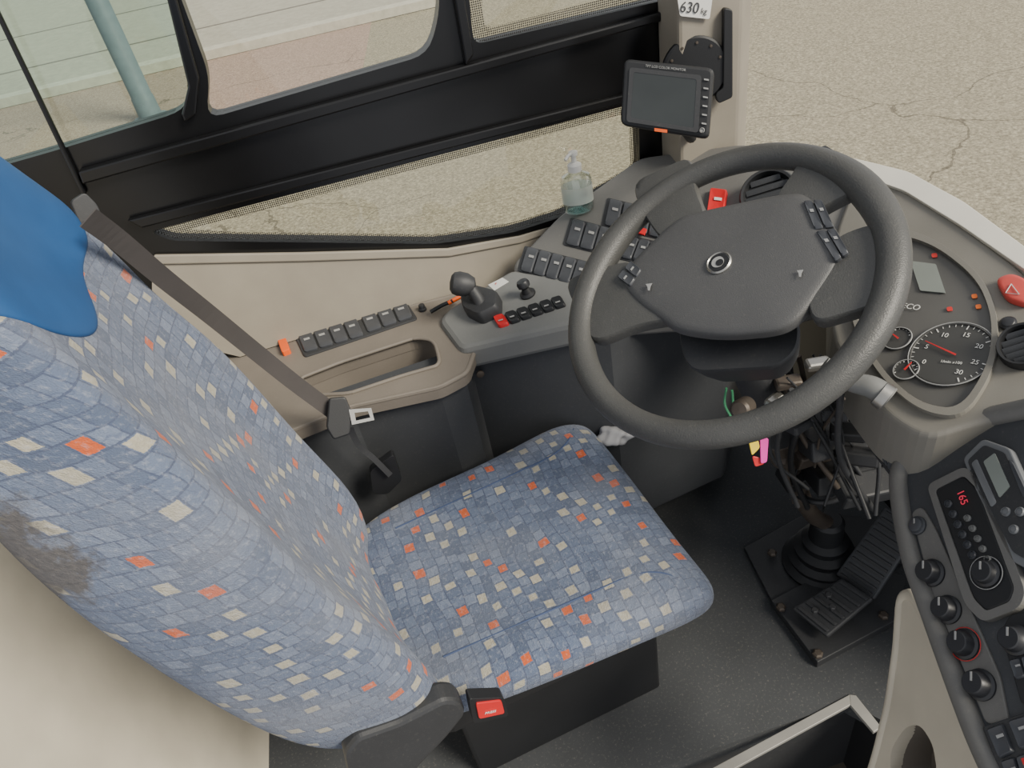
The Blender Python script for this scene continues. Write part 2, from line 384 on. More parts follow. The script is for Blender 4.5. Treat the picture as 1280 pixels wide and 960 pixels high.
def knob(parent,u,v,pl,r,h,mat='knob',off=0,name="rotary_knob",mark=True):
    c=hit(u,v,pl,off); n=pl[1]
    k=lathe(name,c,n,[(r*1.25,-.003),(r*1.25,.002),(r*1.05,.003),(r,.004),(r*.92,h*.9),(r*.82,h),(0,h)],mat,parent)
    if mark:
        e=(hit(u,v-10,pl,off)-c).normalized(); f=n.cross(e)
        prism("pointer_mark",[c+n*(h+.0008)+e*r*.8+f*r*.08,c+n*(h+.0008)+e*r*.1+f*r*.08,c+n*(h+.0008)+e*r*.1-f*r*.08,c+n*(h+.0008)+e*r*.8-f*r*.08],n,.001,'greymark',k)
    return k
# ================================================================ SETTING
YW=1.60
def wy(pix): return [hy(u,v,YW) for u,v in pix]
holeA=rnd([(-60,-140),(196,-60),(236,105),(232,138),(70,188),(-60,225)],26)
holeB=rnd([(205,-60),(262,95),(258,149),(535,68),(549,20),(549,-80)],22)
holeC=rnd([(583,-40),(592,56),(840,-2),(900,-60)],14)
inC=rnd([(598,-40),(606,36),(838,-22),(880,-60)],10)
holeD=rnd([(186,290),(798,128),(800,215),(700,272),(640,291),(545,305),(215,301)],10)
inD=rnd([(236,287),(786,141),(788,208),(696,261),(636,279),(543,293),(300,290)],7)
outer=[V((-1.7,YW,-.05)),V((.84,YW,-.05)),V((.84,YW,2.0)),V((-1.7,YW,2.0))]
holed("wall_left",outer,[wy(holeA),wy(holeB),wy(holeC),wy(holeD)],(0,-1,0),.04,'black',kind="structure",label="black side wall framing the cab windows")
for i,(hl,g) in enumerate([(holeA,'glass2'),(holeB,'glass1'),(holeC,'glass1'),(holeD,'glass1')]):
    P=[p+V((0,.02,0)) for p in wy(hl)]
    wob=prism("window_%d"%(i+1),P,(0,-1,0),.004,g,kind="structure",label=["tinted sliding cab window","clear cab side window","small dotted-edge cab window","low wedge-shaped cab window with dotted edge"][i])
    if i>=2:
        holed("frit_border",[hy(u,v,YW+.015) for u,v in hl],[[hy(u,v,YW+.015) for u,v in (inC if i==2 else inD)]],(0,-1,0),.0006,'frit',wob,label="dotted black frit border")
def wtrim(nm,pix,h,mat='black',b=.004,label=None):
    return prism(nm,[p+V((0,-h,0)) for p in wy(pix)],(0,-1,0),h,mat,bevel=b,kind="structure",label=label)
wtrim("trim_1",[(100,210),(560,84),(852,5),(852,16),(560,98),(106,226)],.022,label="raised black rail on window frame")
wtrim("trim_2",[(160,272),(800,110),(801,121),(178,282)],.016,label="black rail above low window")
wtrim("trim_3",[(196,-60),(206,-60),(250,95),(246,140),(232,150),(228,140),(236,105)],.018,label="rubber seal of sliding window")
wtrim("trim_4",[(563,-20),(576,-20),(590,66),(580,80)],.02,label="upright black window mullion")
wtrim("trim_5",[(-60,-100),(-55,-104),(110,240),(104,243)],.012,label="thin sliding glass edge")
# floor, step, partition, front wall
prism("floor",[V((-1.2,.64,0)),V((.66,.655,0)),V((.70,.60,0)),V((.70,.2,0)),V((1.1,.2,0)),V((1.1,1.6,0)),V((-1.2,1.6,0))],Z,.05,'floor',kind="structure",label="dark grey rubber cab platform floor")
prism("trim_6",[hz(868,972,.004),hz(1062,868,.004),hz(1063,881,.004),hz(894,974,.004)],Z,.010,'alu',kind="structure",bevel=.001,label="aluminium step edge strip")
prism("trim_7",[hz(1062,868,.004),hz(1070,869,.004),hz(1102,909,.004),hz(1092,915,.004),hz(1063,881,.004)],Z,.010,'alu',kind="structure",bevel=.001,label="aluminium step edge corner")
prism("floor_lower",[V((-1.1,-.5,-.34)),V((1.3,-.5,-.34)),V((1.3,.8,-.34)),V((-1.1,.8,-.34))],Z,.04,'step',kind="structure",label="brown lower step floor")
prism("wall_step",[V((-1.2,.645,-.05)),V((.70,.66,-.05)),V((.70,.68,-.05)),V((-1.2,.665,-.05))],Z,.29,'dark',kind="structure",label="dark riser of the cab step")
prism("wall_well",[V((.70,.2,-.05)),V((.72,.2,-.05)),V((.72,.68,-.05)),V((.70,.66,-.05))],Z,.29,'darker',kind="structure",label="dark side of the step well")
a0=V((-.63,.45,-.02)); a1=V((-.63,1.58,-.02)); b1=V((-.95,1.58,1.05)); b0=V((-.95,.45,1.05))
prism("wall_rear",[a0,a1,b1,b0],(a1-a0).cross(b1-a0)*-1,.02,'beige',kind="structure",label="smooth beige partition behind the driver seat")
prism("wall_front",[V((1.06,.4,.81)),V((1.10,.4,.81)),V((1.10,1.6,.81)),V((1.06,1.6,.81))],Z,.81,'darker',kind="structure",label="dark front bulkhead under the dashboard")
prism("trim_8",[V((.66,1.49,2.0)),V((.80,1.49,2.0)),V((.845,1.54,2.0)),V((.86,1.60,2.0)),V((.66,1.60,2.0))],Z,1.12,'taupe',kind="structure",bevel=.008,label="beige windscreen pillar cover")
# outside
prism("ground",[V((-60,1.8,-1.25)),V((60,1.8,-1.25)),V((60,90,-1.25)),V((-60,90,-1.25))],Z,.1,'asphalt',kind="structure",label="sunlit beige asphalt road with cracks")
prism("ground_lane",[V((-60,8.7,-1.246)),V((-.2,8.7,-1.246)),V((.6,14.1,-1.246)),V((-60,14.1,-1.246))],Z,.02,'pinkasphalt',kind="structure",label="pinkish asphalt strip beside the kerb")
prism("ground_pavement",[V((-60,14.4,-1.12)),V((60,14.4,-1.12)),V((60,90,-1.12)),V((-60,90,-1.12))],Z,.12,'concrete',kind="structure",label="concrete pavement beyond the kerb")
prism("trim_9",[V((-60,14.1,-1.10)),V((60,14.1,-1.10)),V((60,14.4,-1.10)),V((-60,14.4,-1.10))],Z,.14,'curb',kind="structure",label="pale stone kerb")
for i,y in enumerate((16.2,20.0)):
    prism("trim_%d"%(10+i),[V((-60,y,-1.115)),V((60,y,-1.115)),V((60,y+.08,-1.115)),V((-60,y+.08,-1.115))],Z,.004,'pocket',kind="structure",label="pavement joint")
lp=thing("lamp_post","grey painted steel lamp post on the road side","lamp post",(-2.82,11.4,-1.25))
lathe("post",(-2.82,11.4,-1.25),Z,[(.16,0),(.15,.3),(.14,.32),(.13,7)],'pole',lp)
lathe("base_flange",(-2.82,11.4,-1.25),Z,[(.24,0),(.24,.03),(.17,.04),(.16,.06)],'pole',lp)
# ================================================================ DRIVER SEAT
A8=math.radians(8); SC=V((.07,.95,0)); U=V((math.cos(A8),math.sin(A8),0)); Vv=V((-math.sin(A8),math.cos(A8),0))
def S(a,b,z): return SC+U*a+Vv*b+Z*z
seat=thing("driver_seat","worn blue plush driver seat with orange and cream squares","bus driver seat",S(0,0,0))
ringB=[(0,-1.0),(-.3,-1.0),(-.6,-1.0),(-.84,-.97),(-.97,-.8),(-1.03,-.45),(-1.05,-.12),(-1.03,.30),(-.97,.80),(-.89,.98),(-.79,.80),(-.64,.42),(-.44,.12),(-.2,.0),(0,0)]
ringB=ringB+[(-b,a) for b,a in ringB[-2:0:-1]]
# z, a_front, half width near, half width far, thickness, bolster
rowsB=[(.36,-.33,.16,.16,.10,.01),(.38,-.30,.205,.19,.15,.015),(.46,-.282,.250,.224,.21,.036),(.58,-.303,.281,.232,.225,.045),(.74,-.340,.298,.236,.22,.046),(.90,-.380,.301,.236,.21,.044),(1.02,-.412,.292,.236,.20,.040),(1.12,-.437,.270,.232,.19,.034),(1.20,-.457,.234,.224,.18,.024),(1.28,-.479,.193,.204,.17,.014),(1.36,-.502,.162,.165,.150,.008),(1.43,-.52,.152,.132,.12,.006),(1.55,-.54,.15,.12,.10,.006),(1.60,-.565,.10,.09,.06,0)]
def pr(z,i): return float(np.interp(z,[r[0] for r in rowsB],[r[i] for r in rowsB]))
def bpt(b,a,z,e=0):
    af,wn_,wf,th,bol=[pr(z,i) for i in range(1,6)]
    w=(wf if b>0 else wn_)+e
    sk=-.022*b*float(np.interp(z,[.4,1.2,1.4],[1,.6,0]))
    return S(af+sk+e+(a*(th+2*e) if a<0 else a*bol),b*w,z)
rings=[]
for z in [r[0] for r in rowsB]:
    rg=[]
    for b,a in ringB:
        p=bpt(b,a,z); s=.006*math.sin(z*17+b*5)+.004*math.sin(b*11+z*29)
        rg.append(p+U*s*(1 if a>-.5 else 0))
    rings.append(rg)
loft("backrest",rings,'fabric',seat)
for s in (-1,1):
    tube("backrest_seam",[bpt(.70*s,.52,z)-U*.005 for z in (.50,.62,.78,.94,1.06,1.16)],.0018,'seam',seat,seg=6)
def zl(b): return float(np.interp(b,[-1.06,-.75,-.25,.8,1.06],[1.34,1.285,1.215,1.245,1.31]))
rings=[]
for k,(t,e) in enumerate([(-.02,-.004),(0,.004),(.06,.006),(.25,.006),(.5,.006),(.75,.006),(.97,.006),(1.02,-.01)]):
    rings.append([bpt(b,a,zl(b)+(1.60-zl(b))*t,e)+U*(.006*math.sin((zl(b)+(1.60-zl(b))*t)*17+b*5) if a>-.5 else 0) for b,a in ringB])
loft("headrest_cover",rings,'vinyl',seat,label="blue vinyl headrest cover")
ringC=[(0,-1.0),(-.6,-1.0),(-.86,-.95),(-.96,-.75),(-1.02,-.4),(-1.01,-.08),(-.96,.35),(-.86,.85),(-.70,.9),(-.5,.35),(-.25,.05),(0,0)]
ringC=ringC+[(-b,a) for b,a in ringC[-2:0:-1]]
def cring(a,w,zt,th,bol):
    return [S(a,b*w,zt+(c*th if c<0 else c*bol)+.003*math.sin(a*23+b*4)*(1 if c>-.1 else 0)) for b,c in ringC]
rowsC=[(-.345,.13,.44,.04,.0),(-.335,.20,.455,.08,.004),(-.26,.240,.468,.10,.012),(-.12,.254,.466,.105,.017),(.02,.262,.467,.11,.019),(.13,.270,.472,.11,.016),(.20,.276,.475,.11,.012),(.25,.272,.468,.105,.007),(.280,.258,.452,.085,.004),(.288,.22,.43,.05,.0),(.288,.16,.415,.02,0)]
loft("seat_cushion",[cring(*r) for r in rowsC],'fabric_c',seat)
def cs(a,b):
    zt,bo,w=[float(np.interp(a,[r[0] for r in rowsC],[r[i] for r in rowsC])) for i in (2,4,1)]
    f=float(np.interp(abs(b)/w,[0,.25,.5,.70,.86,.96],[0,.05,.35,.9,.85,.35])); return S(a,b,zt+bo*f-.0015)
for s in (-1,1):
    tube("cushion_seam",[cs(-.22,.165*s),cs(-.08,.17*s),cs(.06,.175*s),cs(.15,.18*s),cs(.20,.20*s),cs(.235,.24*s)],.0020,'seam',seat,seg=6)
def sbox(name,a0,a1,b0,b1,z0,z1,mat,bevel=.01,**k):
    top=[S(a0,b0,z1),S(a1,b0,z1),S(a1,b1,z1),S(a0,b1,z1)]
    return prism(name,top,Z,z1-z0,mat,seat,bevel,**k)
sbox("seat_pan",-.27,.20,-.215,.215,.30,.385,'darker',.02,label="black plastic seat pan")
sbox("pedestal",-.24,.205,-.165,.165,.0,.31,'darker',.008,label="black suspension pedestal")
PS=(S(0,-.285,0),-Vv)
rc=pp("recliner_cover",[(430,944),(446,924),(500,905),(556,876),(576,877),(584,892),(560,922),(500,985),(440,990)],PS,.04,'dark',seat,off=.012,bevel=.008,r=8)
bk=pp("belt_buckle",[(586,874),(630,872),(636,895),(592,905)],PS,.02,'darker',seat,off=.02,bevel=.003,r=4,label="black belt buckle")
pp("release_button",[(595,880),(627,876),(631,892),(599,899)],PS,.006,'red',bk,off=.023,bevel=.002,r=3,label="red release button")
ptext("PRESS",613,890,630,886,PS,.008,'white',bk,off=.0235)
# belt
BY=[1.00,1.045,1.095,1.14,1.165,1.175,1.175]
bp=[(110,272),(150,302),(205,348),(262,393),(320,440),(370,480),(424,520)]
ribbon("belt_webbing",[hy(u,v,y) for (u,v),y in zip(bp,BY)],.031,(0.25,-1,.6),.002,'belt',seat,label="dark grey webbing belt")
PG=(V((0,.985,0)),V((.5,-1,.3)).normalized())
gd=pp("belt_guide",[(88,252),(106,240),(122,256),(138,298),(132,324),(118,308),(96,272)],PG,.02,'dark',seat,bevel=.005,r=6,label="dark plastic belt guide")
pp("guide_slot",[(102,278),(124,268),(130,284),(110,292)],PG,.003,'darker',gd,off=.002,bevel=.001,r=3)
ctr=hy(425,522,1.150); PT=(ctr,V((.2,-1,.6)).normalized())
tg=pp("belt_tongue",[(411,498),(432,496),(440,515),(438,543),(417,550),(408,535)],PT,.014,'darker',seat,bevel=.003,r=4,off=.008)
tq=[hit(u,v,PT,.010) for u,v in [(436,512),(464,510),(468,525),(440,531)]]
tqi=[hit(u,v,PT,.010) for u,v in [(443,516),(460,514),(463,522),(445,526)]]
holed("tongue_plate",tq,[tqi],PT[1],.003,'greymark',tg,label="chrome belt tongue")
ribbon("lower_webbing",[hy(438,535,1.16),hy(448,556,1.17),hy(468,574,1.175),hy(488,594,1.175)],.012,(0.25,-1,.35),.002,'dark',seat)
pp("belt_anchor",[(462,590),(492,568),(503,600),(485,618),(466,618)],(V((0,1.185,0)),V((0,-1,0))),.02,'darker',seat,bevel=.004,r=5)
# ================================================================ SIDE CONSOLE
con=thing("side_console","grey side console with storage pocket and rocker switches","vehicle console",(-.1,1.4,0))
PA=mkplane((0,0,.70),(0,0,1))
p1,p2,p3=hy(215,320,1.595),hy(560,309,1.595),hz(440,402,.705)
nS=(p2-p1).cross(p3-p1).normalized(); nS=nS if nS.z>0 else -nS
PSd=(p1,nS)
sp=pp("side_panel",[(190,321),(560,312),(650,298),(716,270),(716,330),(600,372),(520,386),(372,424),(300,446),(190,420)],PSd,.015,'taupe',con,label="taupe side panel under the window")
rimpx=[(192,319),(380,316),(560,311),(650,295),(704,278)]
pp("panel_rim",rimpx+[(706,285),(652,304),(562,321),(382,327),(192,331)],PSd,.012,'taupe',con,off=.006,bevel=.003,label="panel top rim")
out=rnd([(230,452),(372,420),(520,382),(600,362),(598,425),(584,466),(550,484),(440,508),(300,565),(230,585)],8)
hole=rnd([(372,474),(425,453),(520,422),(543,426),(551,456),(502,470),(436,492),(392,494)],10)
holed("console_top",[hit(u,v,PA) for u,v in out],[[hit(u,v,PA) for u,v in hole]],Z,.03,'pocket',con)
oe=[hit(u,v,PA,-.004) for u,v in out]; tube("console_edge",oe+[oe[0]],.006,'pocket',con,k=0,seg=10)
def well(name,Ph,n,dep,mat,parent,s=.85):
    c=sum(Ph,V())/len(Ph); m=len(Ph)
    vs=Ph+[c+(p-c)*s-n*dep for p in Ph]; fs=[[i,(i+1)%m,m+(i+1)%m,m+i] for i in range(m)]+[[m+i for i in range(m)]]
    return mk(name,vs,fs,mat,parent,smooth=True,angle=50)
well("storage_pocket",[hit(u,v,PA,-.002) for u,v in hole],Z,.11,'pocket',con,.92)
rim=[hit(u,v,PA,.002) for u,v in hole]; tube("pocket_rim",rim+[rim[0]],.0045,'pocket',con,k=2,seg=8)
prism("console_skirt",[hz(300,566,.672),hz(440,512,.672),hz(550,490,.672),hz(582,474,.672),hz(600,462,.672)+V((0,.1,0)),hz(300,566,.672)+V((0,.1,0))],Z,.672,'knee',con,label="dark lower console side")
pp("switch_bezel",[(366,416),(446,393),(506,373),(522,398),(458,420),(380,446)],PA,.01,'dark',con,off=.004,bevel=.002,r=4)
row(con,[(371,419),(446,397),(456,419),(380,441)],PA,4,off=.005,h=.004)
row(con,[(449,394),(508,376),(517,396),(459,416)],PA,3,off=.005,h=.004)
pp("orange_switch",[(344,417),(354,414),(362,436),(352,440)],PA,.02,'orange',con,off=.014,bevel=.002,r=2,label="orange emergency switch")
knob(con,528,386,PA,.008,.012,off=.004,name="push_knob",mark=False)
tube("connector_lead",[hz(538,390,.712),hz(552,382,.718),hz(566,376,.722)],.005,'darker',con,seg=8)
tube("connector_sleeve",[hz(560,379,.72),hz(575,371,.724)],.0055,'orange',con,k=0,seg=8,label="orange connector sleeve")
# ================================================================ DASHBOARD
dash=thing("dashboard","curved grey bus dashboard with switches, vents and gauges","dashboard",(.75,1.05,.6))
PC=plane3((650,330,.77),(800,205,.90),(740,350,.785))
PE=mkplane((.89,0,.95),(-.5,0,1))
def vp(name,pix,pl,depth,mat,off=0,bevel=.008,r=12,**k):
    pix=rnd(pix,r); P=[hit(u,v,pl,off) for u,v in pix]
    return prism(name,P,Z,depth,mat,dash,bevel,**k)
vp("switch_wing",[(640,330),(700,268),(800,196),(925,179),(1000,184),(1078,204),(1090,300),(1030,350),(940,375),(840,372),(780,378),(735,392),(722,360),(645,350)],PC,.09,'dash',label="left wing of dashboard")
PM=plane3((555,400,.715),(735,350,.785),(640,338,.762))
vp("brake_module_panel",[(548,400),(560,385),(640,336),(738,348),(735,400),(575,437)],PM,.06,'module',off=.001,r=8,bevel=.012,label="grey parking brake panel")
PK=[hit(556,425,PM,-.02),hit(575,437,PM,-.02),hit(760,398,PM,-.02)]
prism("knee_panel",[PK[0],PK[1],PK[2],PK[2]+V((.3,.05,.0)),V((.85,1.5,.72)),V((.05,1.5,.66))],Z,.66,'knee',dash,bevel=.01,label="dark lower knee panel")
vp("cluster_housing",[(1040,300),(1075,212),(1130,236),(1200,279),(1295,350),(1295,512),(1215,530),(1160,549),(1112,522),(1082,485),(1040,430)],PE,.10,'warm',r=34,bevel=.016,seg=4,label="warm grey instrument surround")
pp("windscreen_sill",rnd([(1000,184),(1078,200),(1135,214),(1205,252),(1300,322),(1300,350),(1200,281),(1130,238),(1078,220),(1020,205)],8),PE,.05,'cream',dash,off=.006,bevel=.006,label="sunlit cream windscreen sill")
b0=hit(603,392,PM,.001)
brk=pdome("brake_base",[(580,380),(598,366),(628,374),(628,394),(604,406),(584,396)],PM,.032,.0,'dark',dash,off=.001,r=5)
tube("brake_lever",[b0+Z*.02,hit(598,374,PM,.035),hit(590,362,PM,.055)],[.015,.014,.014],'dark',dash,seg=12,label="parking brake lever stem")
kb=hit(580,352,PM,.072)
lathe("brake_lever_knob",kb-V((.024,.0,-.004)),V((1,-.25,-.35)),[(0,-.008),(.016,-.006),(.024,0),(.0275,.012),(.026,.03),(.018,.046),(0,.052)],'dark',dash,seg=24,label="dark rounded brake knob")
jy=hit(660,368,PM,.001)
lathe("joystick_base",jy,PM[1],[(.018,0),(.018,.004),(.012,.008),(.008,.02)],'darker',dash)
lathe("joystick_knob",jy+PM[1]*.02,PM[1]+V((0,.2,0)),[(.007,0),(.014,.004),(.015,.012),(.012,.018),(0,.02)],'knob',dash)
row(dash,[(616,398),(702,371),(709,383),(624,411)],PM,6,h=.008,off=.001,gap=.04,name="toggle_switch",mat='darker',mark='greymark',special={0:'red'})
pp("warning_sticker",[(610,356),(628,347),(636,352),(618,363)],PM,.0006,'white',dash,off=.002,label="small white printed sticker")
ptext("P",620,355,628,351,PM,.010,'red',dash,off=.0025)
c0=hit(600,467,(V((0,1.33,0)),V((0,-1,0))),0.02)
lathe("panel_lock",c0,(0,-1,0),[(.009,0),(.009,.004),(.007,.005),(0,.005)],'iron',dash)
def bezel(q,pl,par,off=.002,mat='dark',g=4):
    c=sum((V(p) for p in q),V((0,0)))/4; Q=[tuple(V(p)+(V(p)-c).normalized()*g) for p in q]
    pp("switch_bezel",Q,pl,.006,mat,par,off=off,bevel=.001,r=3)
for q,n,sp in [([(659,309),(738,329),(728,359),(650,338)],5,{}),([(716,274),(785,292),(776,322),(707,305)],4,{}),([(762,249),(834,266),(828,298),(755,281)],4,{2:'switch'}),([(786,296),(828,305),(818,331),(776,322)],3,{}),([(880,275),(938,277),(934,292),(876,290)],4,{}),([(815,232),(850,228),(850,250),(815,255)],2,{})]:
    bezel(q,PC,dash); row(dash,q,PC,n,off=.003,h=.005,special=sp)
pp("red_indicator",[(797,283),(808,286),(805,293),(794,290)],PC,.004,'red',dash,off=.012)
row(dash,[(887,236),(911,239),(906,273),(882,270)],PC,1,off=.005,h=.008,mat='red',mark='white',name="red_rocker_switch")
def vent(u,v,pl,r,par,axis=None):
    c=hit(u,v,pl,.0); n=V(axis).normalized() if axis is not None else pl[1]
    if axis is not None: c=c+n*.012
    v0=lathe("air_vent",c,n,[(r*1.12,-.03),(r*1.14,.008),(r*1.07,.014),(r*.97,.013),(r*.93,.006),(r*.90,-.004),(0,-.004)],'darker',par,seg=36,label="round black air vent")
    pl2_=(c,n); e=(hit(u+10,v-3,pl2_)-hit(u,v,pl2_)).normalized(); f=n.cross(e)
    for i in range(-2,3):
        w=math.sqrt(max(0,.9**2-(i*.34)**2))*r; cc=c+f*(i*.34*r)+n*.007
        prism("vent_slat",[cc-e*w+f*.004,cc+e*w+f*.004,cc+e*w-f*.005-n*.007,cc-e*w-f*.005-n*.007],n,.0015,'knee',v0)
vent(962,248,PC,.050,dash,(-.45,-.45,.75))
vent(1284,438,PE,.030,dash,(-.6,-.1,.8))
knob(dash,1053,245,PC,.016,.014,off=.003)
# instrument cluster
clp=[(1062,305),(1100,288),(1165,303),(1222,348),(1241,398),(1236,455),(1200,512),(1150,504),(1105,466),(1072,410)]
cl=pp("instrument_cluster",clp,PE,.02,'cluster',dash,off=.002,r=26,label="instrument cluster with dials")
cc0=V((1152,395)); bigp=[tuple(cc0+(V(p)-cc0)*1.09) for p in clp]
holed("cluster_hood",[hit(u,v,PE,.010) for u,v in rnd(bigp,40,7)],[[hit(u,v,PE,.010) for u,v in rnd(clp,32,7)]],PE[1],.012,'warm',dash,label="raised instrument hood",bevel=.004,seg=3)
def gauge(u,v,r,par,ang0,ang1,nt,na,labels=None,lab=.009):
    c=hit(u,v,PE,.004); n=PE[1]; e=(hit(u+10,v,PE)-hit(u,v,PE)).normalized(); f=n.cross(e)
    g=lathe("gauge",c,n,[(r,0),(r,.003),(r*.95,.004),(r*.93,.0015),(0,.0015)],'dialface',par,seg=40)
    torus("gauge_ring",c+n*.003,n,r,.0011,'greymark',g,seg=48,rs=6)
    vs=[];fs=[]
    for i in range(nt+1):
        t=math.radians(ang0+(ang1-ang0)*i/nt); d=e*math.cos(t)+f*math.sin(t); s=n.cross(d); L=.80 if i%5==0 else .86
        b=len(vs); w=.0005 if i%5 else .0009
        vs+=[c+n*.0024+d*r*.93+s*w,c+n*.0024+d*r*.93-s*w,c+n*.0024+d*r*L-s*w,c+n*.0024+d*r*L+s*w]; fs.append([b,b+1,b+2,b+3])
    mk("gauge_ticks",vs,fs,'white',g)
    t=math.radians(na); d=e*math.cos(t)+f*math.sin(t); s=n.cross(d)
    prism("gauge_needle",[c+n*.006-d*r*.15+s*.0014,c+n*.006+d*r*.75+s*.0005,c+n*.006+d*r*.75-s*.0005,c+n*.006-d*r*.15-s*.0014],n,.001,'red',g)
    if labels:
        for L,an in labels:
            t=math.radians(an); d=e*math.cos(t)+f*math.sin(t); text(L,c+n*.002+d*r*.64,e-f*.25,n,lab,'white',g)
    return g
g=gauge(1189,443,.058,cl,215,-70,30,150,[("0",205),("5",160),("10",112),("15",66),("20",20),("25",-25),("30",-65)],.011)
ptext("1/min x100",1189,453,1209,455,PE,.0065,'white',g,off=.0065)
gauge(1122,424,.021,cl,200,20,10,140); gauge(1133,463,.018,cl,200,20,10,60); gauge(1090,365,.022,cl,220,-40,20,120)
pp("display_screen",[(1138,326),(1170,330),(1182,366),(1150,363)],PE,.002,'lcd',cl,off=.005,r=2,label="grey liquid crystal display")
ptext("IVECO",1134,383,1154,386,PE,.0145,'white',cl,off=.0045)
for u,v,mm in [(1168,319,'lampred'),(1218,370,'ledorange'),(1223,383,'ledorange'),(1187,386,'lampred')]:
    pp("warning_light",[(u-4,v-2),(u+3,v-3),(u+4,v+2),(u-3,v+3)],PE,.001,mm,cl,off=.0045,r=2)
hz1=pdome("hazard_button",[(1244,352),(1264,344),(1284,352),(1298,376),(1284,384),(1258,376)],PE,.008,.004,'hazred',dash,off=.005,r=9,label="red hazard light button")
tri=[hit(u,v,PE,.0145) for u,v in [(1264,355),(1274,368),(1257,366)]]
tube("hazard_triangle",tri+[tri[0]],.0008,'white',hz1,k=0,seg=5)
for u,v in [(1260,404),(1100,292)]: knob(dash,u,v,PE,.009,.005,off=.004,mark=False,name="push_button")
PJ=mkplane((.66,.68,.76),(-1.0,.1,.6))
pp("switch_bezel",[(1098,520),(1132,560),(1118,602),(1086,560)],PJ,.01,'dark',dash,r=4)
row(dash,[(1104,528),(1128,560),(1116,592),(1092,560)],PJ,4,off=.002)
# ================================================================ CENTRE CONSOLE
cc=thing("control_console","dark grey console with radio, climate panel and rotary knobs","vehicle console",(.75,.5,0))
PD=mkplane((.69,.55,.82),(-1.3,.25,1))
outl=[(1122,603),(1130,572),(1152,546),(1200,524),(1300,500),(1300,985),(1250,985),(1218,905),(1165,765),(1140,690)]
pp("console_body",outl,PD,.06,'knee',cc,bevel=.01,r=14)
rp=[hit(u,v,PD,.0) for u,v in [(1252,985),(1216,905),(1164,765),(1138,690),(1124,605),(1134,572),(1156,548),(1200,530),(1300,508)]]
tube("console_rim",rp,.0145,'dash',cc,k=6,seg=14,label="smooth grey console rim")
pp("knob_strip",rnd([(1138,640),(1152,632),(1170,662),(1250,845),(1262,905),(1232,905),(1164,740)],8),PD,.008,'dash',cc,off=.003,bevel=.002)
cpo=rnd([(1168,612),(1204,594),(1222,612),(1268,735),(1262,752),(1232,764),(1216,748)],6)
cp=pp("climate_panel",cpo,PD,.02,'darker',cc,off=.009,bevel=.002,label="black climate control panel")
holed("climate_frame",[hit(u,v,PD,.011) for u,v in rnd([(1158,606),(1206,582),(1232,606),(1282,740),(1274,760),(1228,778),(1206,756)],10)],[[hit(u,v,PD,.011) for u,v in cpo]],PD[1],.014,'dash',cc,bevel=.002)
ptext("165",1203,622,1212,646,PD,.015,'ledred',cp,off=.0105,name="red_digits")
for i in range(6):
    t=i/5; u,v=1186+t*30,630+t*64
    knob(cp,u,v,PD,.0045,.002,mat='switch',off=.009,name="push_button",mark=False)
    knob(cp,u+24+t*2,v+18,PD,.0038,.002,mat='module',off=.009,name="push_button",mark=False)
knob(cp,1233,716,PD,.015,.012,off=.009)
c=hit(1233,716,PD,.010); torus("dial_scale",c+PD[1]*.001,PD[1],.0215,.0006,'greymark',cp,seg=40,rs=5)
rd=pp("radio",rnd([(1203,573),(1228,548),(1262,560),(1320,690),(1300,720),(1262,700),(1218,610)],6),PD,.02,'silver',cc,off=.011,bevel=.002,label="silver-grey radio with display")
pp("radio_face",rnd([(1209,576),(1230,556),(1256,566),(1306,684),(1294,706),(1266,690),(1222,606)],5),PD,.002,'dark',rd,off=.0125)
pp("radio_display",[(1229,577),(1243,566),(1262,608),(1249,622)],PD,.002,'lcd',rd,off=.014,r=2,label="grey radio display")
row(rd,[(1214,580),(1222,573),(1247,628),(1239,635)],PD,1,off=.012,h=.002,mat='silver',mark=None,name="radio_key")
row(rd,[(1260,574),(1267,578),(1288,622),(1279,622)],PD,1,off=.012,h=.002,mat='switch',mark=None,name="radio_key")
for u,v in [(1258,640),(1268,662),(1276,640)]: knob(rd,u,v,PD,.005,.003,mat='silver',off=.012,name="push_button",mark=False)
ptext("DAB",1217,592,1223,606,PD,.007,'darker',rd,off=.0152)
for u,v in [(1165,716),(1185,762),(1206,805),(1226,856)]:
    knob(cc,u,v,PD,.0155,.018,off=.004)
c=hit(1206,805,PD,.006); torus("dial_scale_hot",c,PD[1],.021,.0006,'red',cc,seg=40,rs=5)
knob(cc,1147,657,PD,.011,.007,off=.004,mat='switch',name="push_button")
pl2=pp("audio_panel",rnd([(1250,790),(1262,768),(1300,760),(1300,890),(1276,880)],6),PD,.012,'darker',cc,off=.009,bevel=.003,label="black audio control panel")
knob(pl2,1270,800,PD,.015,.016,off=.009); row(pl2,[(1262,826),(1292,818),(1298,842),(1270,850)],PD,2,off=.009,h=.004)
pp("switch_bezel",[(1228,908),(1300,884),(1300,985),(1256,985)],PD,.01,'dark',cc,off=.007,bevel=.002,r=4)
row(cc,[(1234,912),(1256,904),(1270,940),(1250,950)],PD,1,off=.007); row(cc,[(1260,902),(1292,892),(1300,930),(1275,938)],PD,1,off=.007)
row(cc,[(1252,952),(1290,940),(1300,985),(1266,985)],PD,2,off=.007)
pp("red_indicator",[(1276,948),(1284,946),(1287,953),(1279,956)],PD,.003,'red',cc,off=.015)
PF=mkplane((.585,.45,.515),(-1,.3,.25))
lowo=rnd([(1128,746),(1142,742),(1172,800),(1200,860),(1240,985),(1085,985),(1098,945),(1114,880),(1124,810)],14)
lowh=rnd([(1112,968),(1114,935),(1132,908),(1150,905),(1166,930),(1172,968)],12)
holed("lower_panel",[hit(u,v,PF) for u,v in lowo],[[hit(u,v,PF) for u,v in lowh]],PF[1],.03,'beige',cc,label="beige lower panel with open pocket")
